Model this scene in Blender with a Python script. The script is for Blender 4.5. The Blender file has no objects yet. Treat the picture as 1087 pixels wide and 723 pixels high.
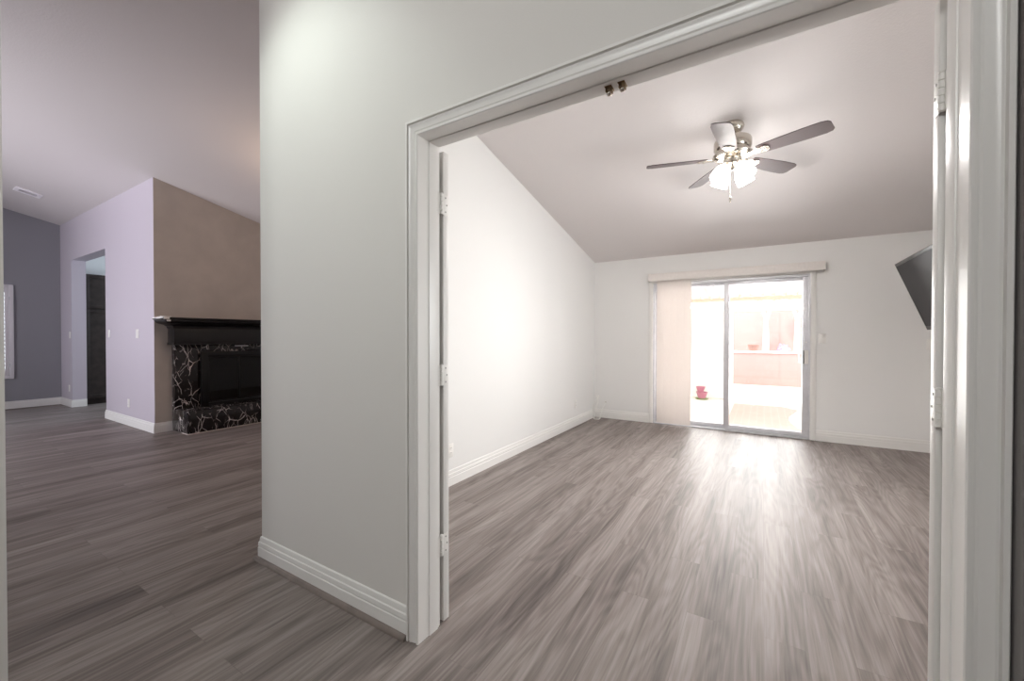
import bpy, bmesh, math, random
from mathutils import Vector, Matrix
random.seed(7)
S = bpy.context.scene
COL = S.collection
R = math.radians

# ------------------------------------------------------------------ camera
FPX, YAW, PITCH, ROLL = 433.67, R(31.534), R(0.565), R(0.049)
CAMP = Vector((1.1719, -1.2027, 1.2406))
cd = bpy.data.cameras.new('camera')
cd.sensor_fit = 'HORIZONTAL'; cd.sensor_width = 36; cd.lens = FPX * 36 / 1087
cd.clip_start = 0.02; cd.clip_end = 200
cam = bpy.data.objects.new('camera', cd); COL.objects.link(cam)
fw = Vector((-math.sin(YAW)*math.cos(PITCH), math.cos(YAW)*math.cos(PITCH), -math.sin(PITCH)))
rt = Vector((math.cos(YAW), math.sin(YAW), 0)); up = rt.cross(fw)
r2 = math.cos(ROLL)*rt + math.sin(ROLL)*up; u2 = -math.sin(ROLL)*rt + math.cos(ROLL)*up
M = Matrix((r2, u2, -fw)).transposed().to_4x4(); M.translation = CAMP
cam.matrix_world = M
S.camera = cam

# ------------------------------------------------------------------ light and exposure
S.view_settings.view_transform = 'Standard'; S.view_settings.look = 'None'
S.view_settings.gamma = 1.0; S.view_settings.use_curve_mapping = False
S.view_settings.exposure = 0.0
try:
    S.cycles.use_denoising = True; S.cycles.max_bounces = 10; S.cycles.diffuse_bounces = 6
    S.cycles.transparent_max_bounces = 16; S.cycles.sample_clamp_indirect = 4.0
except Exception: pass

W = bpy.data.worlds.new('sky'); S.world = W; W.use_nodes = True
bg = W.node_tree.nodes['Background']
bg.inputs[0].default_value = (0.88, 0.94, 1.0, 1); bg.inputs[1].default_value = 4.4

def light(name, kind, loc, power, color=(1,1,1), rot=None, size=None, size_y=None, target=None, **kw):
    d = bpy.data.lights.new(name, kind); d.energy = power; d.color = color
    if kind == 'AREA':
        d.shape = 'RECTANGLE'; d.size = size; d.size_y = size_y or size
    elif kind == 'SUN': d.angle = size or R(1)
    else: d.shadow_soft_size = size or 0.05
    for k, v in kw.items(): setattr(d, k, v)
    o = bpy.data.objects.new(name, d); o.location = loc
    if target is not None:
        o.rotation_euler = (Vector(target) - Vector(loc)).to_track_quat('-Z', 'Y').to_euler()
    elif rot: o.rotation_euler = rot
    COL.objects.link(o); return o

light('sun', 'SUN', (0, 0, 10), 3.0, (1.0, .95, .88), size=R(1.0), target=(0.9, 4.2, 2.6))
light('daylight_patio_door', 'AREA', (0.75, 5.30, 1.25), 135, (1.0, .97, .97), size=1.9, size_y=2.0, target=(0.75, 0, 0.7))
light('added_fill_bedroom', 'AREA', (3.15, 1.9, 1.5), 50, (1.0, .98, .97), size=1.3, size_y=1.1, target=(0, 1.9, 1.5))  # added fill lamp outside the right wall, brightens the bedroom
light('added_fill_living', 'AREA', (-5.6, -4.45, 1.5), 98, (.97, .90, 1.0), size=3.0, size_y=1.8, target=(-5.8, 1.5, 2.9), spread=R(115))  # added fill for the living room, out of view behind the camera
light('added_fill_entry', 'AREA', (0.3, -4.45, 3.3), 84, (1.0, .97, .95), size=1.6, size_y=.7, target=(0.3, 0, 1.2))  # added fill for the entry and partition, set high and out of view
light('daylight_kitchen', 'AREA', (-8.2, 3.6, 2.2), 60, (.72, .88, 1.0), size=1.4, size_y=1.2, target=(-8.8, 1.2, 1.8))
light('dining_lamp', 'POINT', (-3.15, 1.55, 2.55), 16, (1.0, .72, .50), size=0.12)
light('foyer_downlight', 'SPOT', (-0.82, -0.62, 3.42), 66, (.89, 1.0, .925), size=0.06, target=(-0.80, -0.30, 0),
      spot_size=R(105), spot_blend=0.9)

# ------------------------------------------------------------------ materials
def mat(name, color, rough=0.5, metal=0.0, spec=0.5, bump=None, mottled=None, emit=None, coat=0.0):
    m = bpy.data.materials.new(name); m.use_nodes = True
    nt = m.node_tree; b = nt.nodes['Principled BSDF']
    c = (*color, 1)
    b.inputs['Base Color'].default_value = c; b.inputs['Roughness'].default_value = rough
    b.inputs['Metallic'].default_value = metal; b.inputs['Specular IOR Level'].default_value = spec
    b.inputs['Coat Weight'].default_value = coat
    tc = nt.nodes.new('ShaderNodeTexCoord')
    if mottled:
        sc, amt = mottled
        n = nt.nodes.new('ShaderNodeTexNoise'); n.inputs['Scale'].default_value = sc; n.inputs['Detail'].default_value = 5
        nt.links.new(tc.outputs['Object'], n.inputs['Vector'])
        mp = nt.nodes.new('ShaderNodeMapRange')
        mp.inputs[1].default_value = .3; mp.inputs[2].default_value = .7
        mp.inputs[3].default_value = 1-amt; mp.inputs[4].default_value = 1+amt
        nt.links.new(n.outputs['Fac'], mp.inputs[0])
        hs = nt.nodes.new('ShaderNodeHueSaturation'); hs.inputs['Color'].default_value = c
        nt.links.new(mp.outputs[0], hs.inputs['Value']); nt.links.new(hs.outputs[0], b.inputs['Base Color'])
    if bump:
        sc, st = bump
        n = nt.nodes.new('ShaderNodeTexNoise'); n.inputs['Scale'].default_value = sc; n.inputs['Detail'].default_value = 3
        nt.links.new(tc.outputs['Object'], n.inputs['Vector'])
        bp = nt.nodes.new('ShaderNodeBump'); bp.inputs['Strength'].default_value = st; bp.inputs['Distance'].default_value = .004
        nt.links.new(n.outputs['Fac'], bp.inputs['Height']); nt.links.new(bp.outputs[0], b.inputs['Normal'])
    if emit:
        b.inputs['Emission Color'].default_value = (*emit[0], 1); b.inputs['Emission Strength'].default_value = emit[1]
    return m

def srgb(r, g, b):
    f = lambda v: (v/255/12.92) if v/255 <= .04045 else ((v/255+.055)/1.055)**2.4
    return (f(r), f(g), f(b))

M_hall = mat('paint_warm_grey', srgb(224, 221, 217), .6, bump=(160, .12))
M_white = mat('paint_white', srgb(236, 235, 233), .55, bump=(160, .12))
M_lav = mat('paint_pale_grey', srgb(200, 192, 202), .42, bump=(160, .1))
M_dark = mat('paint_slate_grey', srgb(150, 149, 155), .6, bump=(160, .12))
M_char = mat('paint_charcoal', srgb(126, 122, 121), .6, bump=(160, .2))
M_taupe = mat('paint_taupe_suede', srgb(192, 182, 173), .65, bump=(60, .1), mottled=(3.5, .07))
M_ceil = mat('ceiling_paint', srgb(222, 216, 215), .6, bump=(70, .35))
M_trim = mat('trim_enamel', srgb(236, 234, 231), .28)
M_door = mat('door_enamel', srgb(228, 226, 223), .4)
M_hinge = mat('painted_hinge', srgb(232, 230, 226), .35)
M_screw = mat('screw', srgb(150, 148, 144), .4, .6)
M_alu = mat('brushed_aluminium', srgb(222, 222, 226), .5, .5, mottled=(14, .06))
M_nickel = mat('brushed_nickel', srgb(205, 198, 188), .22, 1.0)
M_brass = mat('aged_brass', srgb(120, 98, 70), .4, 1.0)
M_blk = mat('black_paint', srgb(22, 20, 21), .28, mottled=(6, .15))
M_blkmetal = mat('black_metal', srgb(16, 15, 16), .35, .3)
M_firein = mat('firebox_soot', srgb(80, 76, 74), .9)
M_plate = mat('switch_plastic', srgb(240, 238, 234), .35)
M_slot = mat('slot_dark', srgb(70, 66, 64), .6)
M_bladem = mat('blade_walnut', srgb(74, 58, 58), .45, mottled=(8, .12))
M_valance = mat('valance_fabric', srgb(232, 226, 221), .6, mottled=(40, .03))
M_tvframe = mat('tv_bezel', srgb(62, 60, 61), .4)
M_tvscr = mat('tv_screen', srgb(44, 42, 44), .55)
M_cab = mat('dark_stained_wood', srgb(62, 54, 51), .4, mottled=(12, .25))
M_shut = mat('shutter_white', srgb(232, 228, 232), .4)
M_vent = mat('vent_white', srgb(246, 242, 246), .45)
M_ventin = mat('vent_dark', srgb(96, 90, 98), .7)
M_shoe = mat('shoe_mould', srgb(128, 116, 110), .45, mottled=(20, .12))
M_cable = mat('cable_white', srgb(235, 234, 230), .4)
M_caulk = mat('caulk', srgb(198, 186, 178), .6)
M_stucco = mat('stucco_white', srgb(240, 236, 230), .9, bump=(40, .5))
M_conc = mat('concrete_pale', srgb(232, 226, 220), .85, bump=(60, .3), mottled=(3, .04))
M_red = mat('glazed_red', srgb(190, 120, 138), .3)
M_terra = mat('terracotta', srgb(160, 125, 116), .8)
M_leaf = mat('leaf_green', srgb(130, 150, 90), .6, mottled=(9, .25))
M_leaf2 = mat('leaf_dusty', srgb(170, 168, 140), .6, mottled=(9, .25))
M_bark = mat('bark_pale', srgb(235, 222, 208), .8, bump=(30, .5))
M_beam = mat('beam_tan', srgb(214, 190, 172), .7)
M_roofpan = mat('patio_pan_white', srgb(240, 236, 228), .5)
M_soil = mat('gravel_pale', srgb(236, 222, 208), .95, bump=(90, .8), mottled=(30, .1))
M_lav2 = mat('flower_lilac', srgb(190, 170, 205), .7)

def brick_mat(name, c1, c2, mortar, sw, sh):
    m = bpy.data.materials.new(name); m.use_nodes = True; nt = m.node_tree; b = nt.nodes['Principled BSDF']
    b.inputs['Roughness'].default_value = .9
    tc = nt.nodes.new('ShaderNodeTexCoord'); mp = nt.nodes.new('ShaderNodeMapping')
    bt = nt.nodes.new('ShaderNodeTexBrick')
    bt.inputs['Color1'].default_value = (*c1, 1); bt.inputs['Color2'].default_value = (*c2, 1); bt.inputs['Mortar'].default_value = (*mortar, 1)
    bt.inputs['Scale'].default_value = 1; bt.inputs['Brick Width'].default_value = sw; bt.inputs['Row Height'].default_value = sh
    bt.inputs['Mortar Size'].default_value = .006
    nt.links.new(tc.outputs['Object'], mp.inputs[0]); nt.links.new(mp.outputs[0], bt.inputs['Vector'])
    nt.links.new(bt.outputs['Color'], b.inputs['Base Color'])
    return m, mp
M_brick, _ = brick_mat('patio_brick', srgb(208, 176, 168), srgb(202, 168, 160), srgb(212, 192, 186), .2, .1)
M_block, _mp = brick_mat('block_wall_pink', srgb(180, 147, 143), srgb(175, 142, 138), srgb(170, 137, 133), .4, .2)
_mp.inputs['Rotation'].default_value = (R(90), 0, 0)

def marble():
    m = bpy.data.materials.new('black_marble'); m.use_nodes = True; nt = m.node_tree; b = nt.nodes['Principled BSDF']
    N = nt.nodes.new; L = nt.links.new
    b.inputs['Roughness'].default_value = .16
    tc = N('ShaderNodeTexCoord'); n = N('ShaderNodeTexNoise'); n.inputs['Scale'].default_value = 3.2; n.inputs['Detail'].default_value = 4
    L(tc.outputs['Object'], n.inputs['Vector'])
    mx = N('ShaderNodeMix'); mx.data_type = 'VECTOR'; mx.inputs[0].default_value = .14
    L(tc.outputs['Object'], mx.inputs[4]); L(n.outputs['Color'], mx.inputs[5])
    rot = N('ShaderNodeMapping'); rot.inputs['Rotation'].default_value = (R(38), R(12), R(20)); rot.inputs['Scale'].default_value = (1, 1, .45)
    L(mx.outputs[1], rot.inputs[0])
    def vein(scale, lo, hi, nscale, t0, t1):
        v = N('ShaderNodeTexVoronoi'); v.feature = 'DISTANCE_TO_EDGE'; v.inputs['Scale'].default_value = scale
        L(rot.outputs[0], v.inputs['Vector'])
        r = N('ShaderNodeMapRange'); r.inputs[1].default_value = lo; r.inputs[2].default_value = hi; r.inputs[3].default_value = 1; r.inputs[4].default_value = 0
        L(v.outputs['Distance'], r.inputs[0])
        k = N('ShaderNodeTexNoise'); k.inputs['Scale'].default_value = nscale; k.inputs['Detail'].default_value = 2
        L(tc.outputs['Object'], k.inputs['Vector'])
        q = N('ShaderNodeMapRange'); q.inputs[1].default_value = t0; q.inputs[2].default_value = t1
        L(k.outputs['Fac'], q.inputs[0])
        mu = N('ShaderNodeMath'); mu.operation = 'MULTIPLY'; L(r.outputs[0], mu.inputs[0]); L(q.outputs[0], mu.inputs[1])
        return mu
    a = vein(6.5, .002, .016, 6, .42, .55); c = vein(15, .002, .028, 9, .44, .57)
    mxx = N('ShaderNodeMath'); mxx.operation = 'MAXIMUM'; L(a.outputs[0], mxx.inputs[0]); L(c.outputs[0], mxx.inputs[1])
    cm = N('ShaderNodeMix'); cm.data_type = 'RGBA'
    cm.inputs[6].default_value = (*srgb(24, 21, 22), 1); cm.inputs[7].default_value = (*srgb(240, 230, 226), 1)
    L(mxx.outputs[0], cm.inputs[0]); L(cm.outputs[2], b.inputs['Base Color'])
    return m
M_marble = marble()

def floor_mat():
    m = bpy.data.materials.new('vinyl_plank'); m.use_nodes = True; nt = m.node_tree; b = nt.nodes['Principled BSDF']
    N = nt.nodes.new; L = nt.links.new
    tc = N('ShaderNodeTexCoord'); sp = N('ShaderNodeSeparateXYZ'); L(tc.outputs['Object'], sp.inputs[0])
    cb = N('ShaderNodeCombineXYZ'); L(sp.outputs['Y'], cb.inputs[0]); L(sp.outputs['X'], cb.inputs[1])
    bt = N('ShaderNodeTexBrick'); bt.offset = .37; bt.offset_frequency = 2
    bt.inputs['Scale'].default_value = 1; bt.inputs['Brick Width'].default_value = 1.22; bt.inputs['Row Height'].default_value = .148
    bt.inputs['Mortar Size'].default_value = .0009; bt.inputs['Mortar Smooth'].default_value = .3
    bt.inputs['Color1'].default_value = (0, 0, 0, 1); bt.inputs['Color2'].default_value = (1, 1, 1, 1); bt.inputs['Mortar'].default_value = (.5, .5, .5, 1)
    L(cb.outputs[0], bt.inputs['Vector'])
    rnd = N('ShaderNodeMath'); rnd.operation = 'MULTIPLY'; rnd.inputs[1].default_value = .9; L(bt.outputs['Color'], rnd.inputs[0])
    # grain, stretched along the planks, different in every plank
    def grain(sx, sy, det, dist):
        mp = N('ShaderNodeMapping'); mp.inputs['Scale'].default_value = (sx, sy, 1); L(tc.outputs['Object'], mp.inputs[0])
        n = N('ShaderNodeTexNoise'); n.noise_dimensions = '4D'; n.inputs['Scale'].default_value = 1; n.inputs['Detail'].default_value = det
        n.inputs['Distortion'].default_value = dist; n.inputs['Roughness'].default_value = .6
        L(mp.outputs[0], n.inputs['Vector']); L(rnd.outputs[0], n.inputs['W']); return n
    g1 = grain(13, .6, 4, 1.0); g2 = grain(90, 2.6, 5, .6); g3 = grain(6.0, .5, 2, .6)
    def madd(x, k, y):
        q = N('ShaderNodeMath'); q.operation = 'MULTIPLY_ADD'; q.inputs[1].default_value = k; L(x, q.inputs[0])
        if isinstance(y, float): q.inputs[2].default_value = y
        else: L(y, q.inputs[2])
        return q.outputs[0]
    s = madd(g1.outputs['Fac'], .75, -.76); s = madd(g2.outputs['Fac'], .62, s); s = madd(g3.outputs['Fac'], .75, s); s = madd(bt.outputs['Color'], .05, s)
    # cathedral figure: contour lines of a smooth stretched field, new in every plank
    r2_ = N('ShaderNodeMath'); r2_.operation = 'MULTIPLY'; r2_.inputs[1].default_value = 41.0; L(bt.outputs['Color'], r2_.inputs[0])
    mq = N('ShaderNodeMapping'); mq.inputs['Scale'].default_value = (6.5, .8, 1); L(tc.outputs['Object'], mq.inputs[0])
    nq = N('ShaderNodeTexNoise'); nq.noise_dimensions = '4D'; nq.inputs['Scale'].default_value = 1; nq.inputs['Detail'].default_value = 1.5; nq.inputs['Roughness'].default_value = .35
    L(mq.outputs[0], nq.inputs['Vector']); L(r2_.outputs[0], nq.inputs['W'])
    m1 = N('ShaderNodeMath'); m1.operation = 'MULTIPLY'; m1.inputs[1].default_value = 95; L(nq.outputs['Fac'], m1.inputs[0])
    m2 = N('ShaderNodeMath'); m2.operation = 'SINE'; L(m1.outputs[0], m2.inputs[0])
    s = madd(m2.outputs[0], .055, s); s = madd(nq.outputs['Fac'], .35, s); s = madd(bt.outputs['Color'], 0.0, s)
    cr = N('ShaderNodeValToRGB'); L(s, cr.inputs[0])
    e = cr.color_ramp.elements
    e[0].position = .18; e[0].color = (*srgb(92, 83, 80), 1)
    e[1].position = .95; e[1].color = (*srgb(173, 163, 159), 1)
    k = e.new(.42); k.color = (*srgb(124, 114, 110), 1)
    k = e.new(.62); k.color = (*srgb(146, 136, 132), 1)
    # small knots
    mpk = N('ShaderNodeMapping'); mpk.inputs['Scale'].default_value = (4.2, 1.7, 1); L(tc.outputs['Object'], mpk.inputs[0])
    vk = N('ShaderNodeTexVoronoi'); vk.inputs['Scale'].default_value = 1; L(mpk.outputs[0], vk.inputs['Vector'])
    rk = N('ShaderNodeMapRange'); rk.inputs[1].default_value = .02; rk.inputs[2].default_value = .11; rk.inputs[3].default_value = .35; rk.inputs[4].default_value = 0
    L(vk.outputs['Distance'], rk.inputs[0])
    mk = N('ShaderNodeMix'); mk.data_type = 'RGBA'; L(rk.outputs[0], mk.inputs[0]); L(cr.outputs[0], mk.inputs[6]); mk.inputs[7].default_value = (*srgb(84, 73, 69), 1)
    mm = N('ShaderNodeMix'); mm.data_type = 'RGBA'
    fm = N('ShaderNodeMath'); fm.operation = 'MULTIPLY'; fm.inputs[1].default_value = .4; L(bt.outputs['Fac'], fm.inputs[0])
    L(fm.outputs[0], mm.inputs[0]); L(mk.outputs[2], mm.inputs[6]); mm.inputs[7].default_value = (*srgb(88, 78, 74), 1)
    L(mm.outputs[2], b.inputs['Base Color'])
    b.inputs['Roughness'].default_value = .5; b.inputs['Specular IOR Level'].default_value = .3
    bp = N('ShaderNodeBump'); bp.inputs['Strength'].default_value = .12; bp.inputs['Distance'].default_value = .002
    L(g2.outputs['Fac'], bp.inputs['Height']); L(bp.outputs[0], b.inputs['Normal'])
    return m
M_floor = floor_mat()

def glass_mat(name, tint=(1, 1, 1), gloss=.08, rough=.02):
    m = bpy.data.materials.new(name); m.use_nodes = True; nt = m.node_tree; nt.nodes.clear()
    N = nt.nodes.new; L = nt.links.new
    o = N('ShaderNodeOutputMaterial'); t = N('ShaderNodeBsdfTransparent'); t.inputs[0].default_value = (*tint, 1)
    g = N('ShaderNodeBsdfGlossy'); g.inputs['Roughness'].default_value = rough
    f = N('ShaderNodeFresnel'); f.inputs[0].default_value = 1.45
    mx = N('ShaderNodeMixShader'); L(f.outputs[0], mx.inputs[0]); L(t.outputs[0], mx.inputs[1]); L(g.outputs[0], mx.inputs[2])
    L(mx.outputs[0], o.inputs[0]); return m
M_glass = glass_mat('window_glass', (.97, .985, .98))
M_fireglass = glass_mat('smoked_glass', (.32, .32, .33))

def vane_mat():
    m = bpy.data.materials.new('vane_fabric'); m.use_nodes = True; nt = m.node_tree; nt.nodes.clear()
    N = nt.nodes.new; L = nt.links.new
    o = N('ShaderNodeOutputMaterial'); d = N('ShaderNodeBsdfDiffuse'); t = N('ShaderNodeBsdfTranslucent')
    tc = N('ShaderNodeTexCoord'); mp = N('ShaderNodeMapping'); mp.inputs['Scale'].default_value = (260, 260, 20); L(tc.outputs['Object'], mp.inputs[0])
    n = N('ShaderNodeTexNoise'); n.inputs['Scale'].default_value = 1; L(mp.outputs[0], n.inputs['Vector'])
    cr = N('ShaderNodeValToRGB'); L(n.outputs['Fac'], cr.inputs[0])
    cr.color_ramp.elements[0].color = (*srgb(236, 229, 225), 1); cr.color_ramp.elements[1].color = (*srgb(243, 238, 234), 1)
    L(cr.outputs[0], d.inputs[0]); L(cr.outputs[0], t.inputs[0])
    mx = N('ShaderNodeMixShader'); mx.inputs[0].default_value = .30
    L(d.outputs[0], mx.inputs[1]); L(t.outputs[0], mx.inputs[2]); L(mx.outputs[0], o.inputs[0]); return m
M_vane = vane_mat()

def shade_mat():
    m = bpy.data.materials.new('frosted_lit_glass'); m.use_nodes = True; nt = m.node_tree; b = nt.nodes['Principled BSDF']
    b.inputs['Base Color'].default_value = (.95, .94, .92, 1); b.inputs['Roughness'].default_value = .3
    b.inputs['Emission Color'].default_value = (1, .97, .93, 1); b.inputs['Emission Strength'].default_value = 15.0
    return m
M_shade = shade_mat()

# ------------------------------------------------------------------ mesh helpers
class MB:
    def __init__(s): s.bm = bmesh.new()
    def box(s, lo, hi, bev=0, seg=2):
        lo, hi = [min(a, b) for a, b in zip(lo, hi)], [max(a, b) for a, b in zip(lo, hi)]
        v = [s.bm.verts.new((x, y, z)) for x in (lo[0], hi[0]) for y in (lo[1], hi[1]) for z in (lo[2], hi[2])]
        fs = [s.bm.faces.new([v[i] for i in q]) for q in ((0,1,3,2),(4,6,7,5),(0,4,5,1),(2,3,7,6),(0,2,6,4),(1,5,7,3))]
        if bev:
            es = list({e for f in fs for e in f.edges})
            bmesh.ops.bevel(s.bm, geom=es, offset=bev, segments=seg, affect='EDGES', profile=.5)
        return s
    def mbox(s, mtx, size, bev=0):
        tmp = MB(); h = [a/2 for a in size]; tmp.box([-a for a in h], h, bev)
        tmp.bm.transform(mtx); s.join(tmp); return s
    def join(s, o):
        me = bpy.data.meshes.new('t'); o.bm.to_mesh(me); s.bm.from_mesh(me); bpy.data.meshes.remove(me); o.bm.free(); return s
    def prism(s, poly, axis, a, b):
        def P(p, t):
            return {'x': (t, p[0], p[1]), 'y': (p[0], t, p[1]), 'z': (p[0], p[1], t)}[axis]
        A = [s.bm.verts.new(P(p, a)) for p in poly]; B = [s.bm.verts.new(P(p, b)) for p in poly]; n = len(poly)
        s.bm.faces.new(A[::-1]); s.bm.faces.new(B)
        for i in range(n): s.bm.faces.new((A[i], A[(i+1) % n], B[(i+1) % n], B[i]))
        return s
    def lathe(s, prof, c=(0, 0, 0), n=32, mtx=None, cap=True):
        rings = []
        for r, z in prof:
            ring = []
            for i in range(n):
                a = 2*math.pi*i/n; p = Vector((r*math.cos(a), r*math.sin(a), z))
                p = (mtx @ p) if mtx else p + Vector(c)
                ring.append(s.bm.verts.new(p))
            rings.append(ring)
        for A, B in zip(rings, rings[1:]):
            for i in range(n): s.bm.faces.new((A[i], A[(i+1) % n], B[(i+1) % n], B[i]))
        if cap: s.bm.faces.new(rings[0][::-1]); s.bm.faces.new(rings[-1])
        return s
    def tube(s, pts, r, n=8, closed=False):
        pts = [Vector(p) for p in pts]; rings = []; prev = None; N = len(pts)
        for i, p in enumerate(pts):
            t = (pts[min(i+1, N-1)] - pts[max(i-1, 0)]).normalized()
            if prev is None: prev = t.orthogonal().normalized()
            u = (prev - t*prev.dot(t)).normalized(); prev = u; v = t.cross(u)
            rr = r[i] if isinstance(r, (list, tuple)) else r
            rings.append([s.bm.verts.new(p + rr*(math.cos(2*math.pi*k/n)*u + math.sin(2*math.pi*k/n)*v)) for k in range(n)])
        for A, B in zip(rings, rings[1:]):
            for k in range(n): s.bm.faces.new((A[k], A[(k+1) % n], B[(k+1) % n], B[k]))
        s.bm.faces.new(rings[0][::-1]); s.bm.faces.new(rings[-1]); return s
    def run(s, path, prof, closed_prof=True):
        """sweep a profile of (outward distance, z) along a polyline in XY with mitred corners; outward is right of travel"""
        path = [Vector(p) for p in path]; n = len(path); rings = []
        for i, p in enumerate(path):
            d = []
            if i > 0: d.append((path[i]-path[i-1]).normalized())
            if i < n-1: d.append((path[i+1]-path[i]).normalized())
            nn = [Vector((q.y, -q.x)) for q in d]
            m = nn[0] if len(nn) == 1 else (nn[0]+nn[1]) / (1 + nn[0].dot(nn[1]))
            rings.append([s.bm.verts.new((p.x+m.x*u, p.y+m.y*u, z)) for u, z in prof])
        k = len(prof)
        for A, B in zip(rings, rings[1:]):
            for j in range(k if closed_prof else k-1): s.bm.faces.new((A[j], A[(j+1) % k], B[(j+1) % k], B[j]))
        s.bm.faces.new(rings[0]); s.bm.faces.new(rings[-1][::-1]); return s
    def casing(s, x0, x1, top, y, sgn, prof, z0=0.0):
        """door casing round an opening in a wall at y; prof of (distance from opening, thickness)"""
        st = []
        for (px, pz, fx, fz) in ((x0, z0, -1, 0), (x0, top, -1, 1), (x1, top, 1, 1), (x1, z0, 1, 0)):
            st.append([s.bm.verts.new((px+fx*u, y+sgn*v, pz+fz*u)) for u, v in prof])
        k = len(prof)
        for A, B in zip(st, st[1:]):
            for j in range(k): s.bm.faces.new((A[j], A[(j+1) % k], B[(j+1) % k], B[j]))
        s.bm.faces.new(st[0]); s.bm.faces.new(st[-1][::-1]); return s
    def build(s, name, m, parent=None, base=None, smooth=35):
        bmesh.ops.recalc_face_normals(s.bm, faces=s.bm.faces[:])
        me = bpy.data.meshes.new(name); s.bm.to_mesh(me); s.bm.free()
        for mm in (m if isinstance(m, (list, tuple)) else [m]): me.materials.append(mm)
        if smooth:
            for p in me.polygons: p.use_smooth = True
            me.set_sharp_from_angle(angle=R(smooth))
        o = bpy.data.objects.new(name, me); COL.objects.link(o)
        if parent is not None:
            me.transform(WM[parent.name].inverted()); o.parent = parent; WM[o.name] = WM[parent.name].copy()
        else:
            b = Matrix.Translation(Vector(base)) if base is not None else Matrix.Identity(4)
            me.transform(b.inverted()); o.matrix_world = b; WM[o.name] = b
        return o
WM = {}
def thing(name, label, cat, loc, rz=0, group=None):
    o = bpy.data.objects.new(name, None); COL.objects.link(o)
    o.empty_display_size = .1; o.location = loc; o.rotation_euler = (0, 0, rz)
    WM[o.name] = Matrix.Translation(Vector(loc)) @ Matrix.Rotation(rz, 4, 'Z')
    o['label'] = label; o['category'] = cat
    if group: o['group'] = group
    return o
def tag(o, label, cat, group=None, kind=None):
    o['label'] = label; o['category'] = cat
    if group: o['group'] = group
    if kind: o['kind'] = kind
    return o
def struct(name, mb, m, base=(0, 0, 0), smooth=35):
    o = mb.build(name, m, None, base, smooth); o['kind'] = 'structure'; return o
def plabel(o, t): o['label'] = t; return o

# ------------------------------------------------------------------ dimensions
HD, TH, OW = 2.04, 0.112, 1.526           # opening height, partition thickness, opening width
XP, XL, XR, YB = -1.199, -1.040, 2.84, 4.851
XG, YG, XD = -5.435, 0.849, -9.750
SL = 0.2203
zc = lambda y: 2.3784 + SL*(4.8513 - y)
YF = -4.2; YK = -1.7                      # front wall; line where the slope ends above the entry
XC = -8.10                               # ceiling crease in the living room

# ------------------------------------------------------------------ floor and ceiling
struct('floor', MB().box((-10.6, YF-.1, -.12), (XR+.1, YB+.06, 0)), M_floor, smooth=0)
c = MB()
def slab(q, t=.14):
    A = [c.bm.verts.new(p) for p in q]; B = [c.bm.verts.new((p[0], p[1], p[2]+t)) for p in q]; n = len(q)
    c.bm.faces.new(A[::-1]); c.bm.faces.new(B)
    for i in range(n): c.bm.faces.new((A[i], A[(i+1) % n], B[(i+1) % n], B[i]))
slab([(XC, YK, zc(YK)), (XR+.1, YK, zc(YK)), (XR+.1, YB+.14, zc(YB+.14)), (XC, YB+.14, zc(YB+.14))])
dl = lambda y: (XD-.1, y, zc(y)-.004)
slab([dl(YK), (XC, YK, zc(YK)), (XC, YB+.14, zc(YB+.14)), dl(YB+.14)])
slab([(XD-.1, YF-.1, zc(YK)-.004), (XC, YF-.1, zc(YK)), (XC, YK, zc(YK)), dl(YK)])
slab([(XC, YF-.1, zc(YK)), (XR+.1, YF-.1, zc(YK)), (XR+.1, YK, zc(YK)), (XC, YK, zc(YK))])
struct('ceiling', c, M_ceil, smooth=0)

# ------------------------------------------------------------------ walls
EP = .03
def yzwall(name, x0, x1, y0, y1, m, z0=0):   # wall along Y, top follows the slope
    pts = [(y0, z0), (y1, z0), (y1, zc(max(y1, YK))+EP), (y0, zc(max(y0, YK))+EP)]
    if y0 < YK < y1: pts.insert(3, (YK, zc(YK)+EP))
    return struct(name, MB().prism(pts, 'x', x0, x1), m, smooth=0)
# partition with the double-door opening (front face y = 0)
w = MB()
w.prism([(0, 0), (TH, 0), (TH, zc(TH)+EP), (0, zc(0)+EP)], 'x', XP, 0-.012)
w.prism([(0, 0), (TH, 0), (TH, zc(TH)+EP), (0, zc(0)+EP)], 'x', OW+.012, XR+.1)
w.prism([(0, HD+.012), (TH, HD+.012), (TH, zc(TH)+EP), (0, zc(0)+EP)], 'x', -.012, OW+.012)
struct('wall_hall', w, M_hall, smooth=0)
yzwall('wall_left', XP, XL, TH, YB, M_white)
w = MB()
for y0, y1, z0, z1 in ((TH, 1.2, 0, None), (2.6, YB, 0, None), (1.2, 2.6, 0, .92), (1.2, 2.6, 2.05, None)):
    w.prism([(y0, z0), (y1, z0), (y1, z1 or zc(y1)+EP), (y0, z1 or zc(y0)+EP)], 'x', XR, XR+.1)
struct('wall_right', w, M_white, smooth=0)
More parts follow.
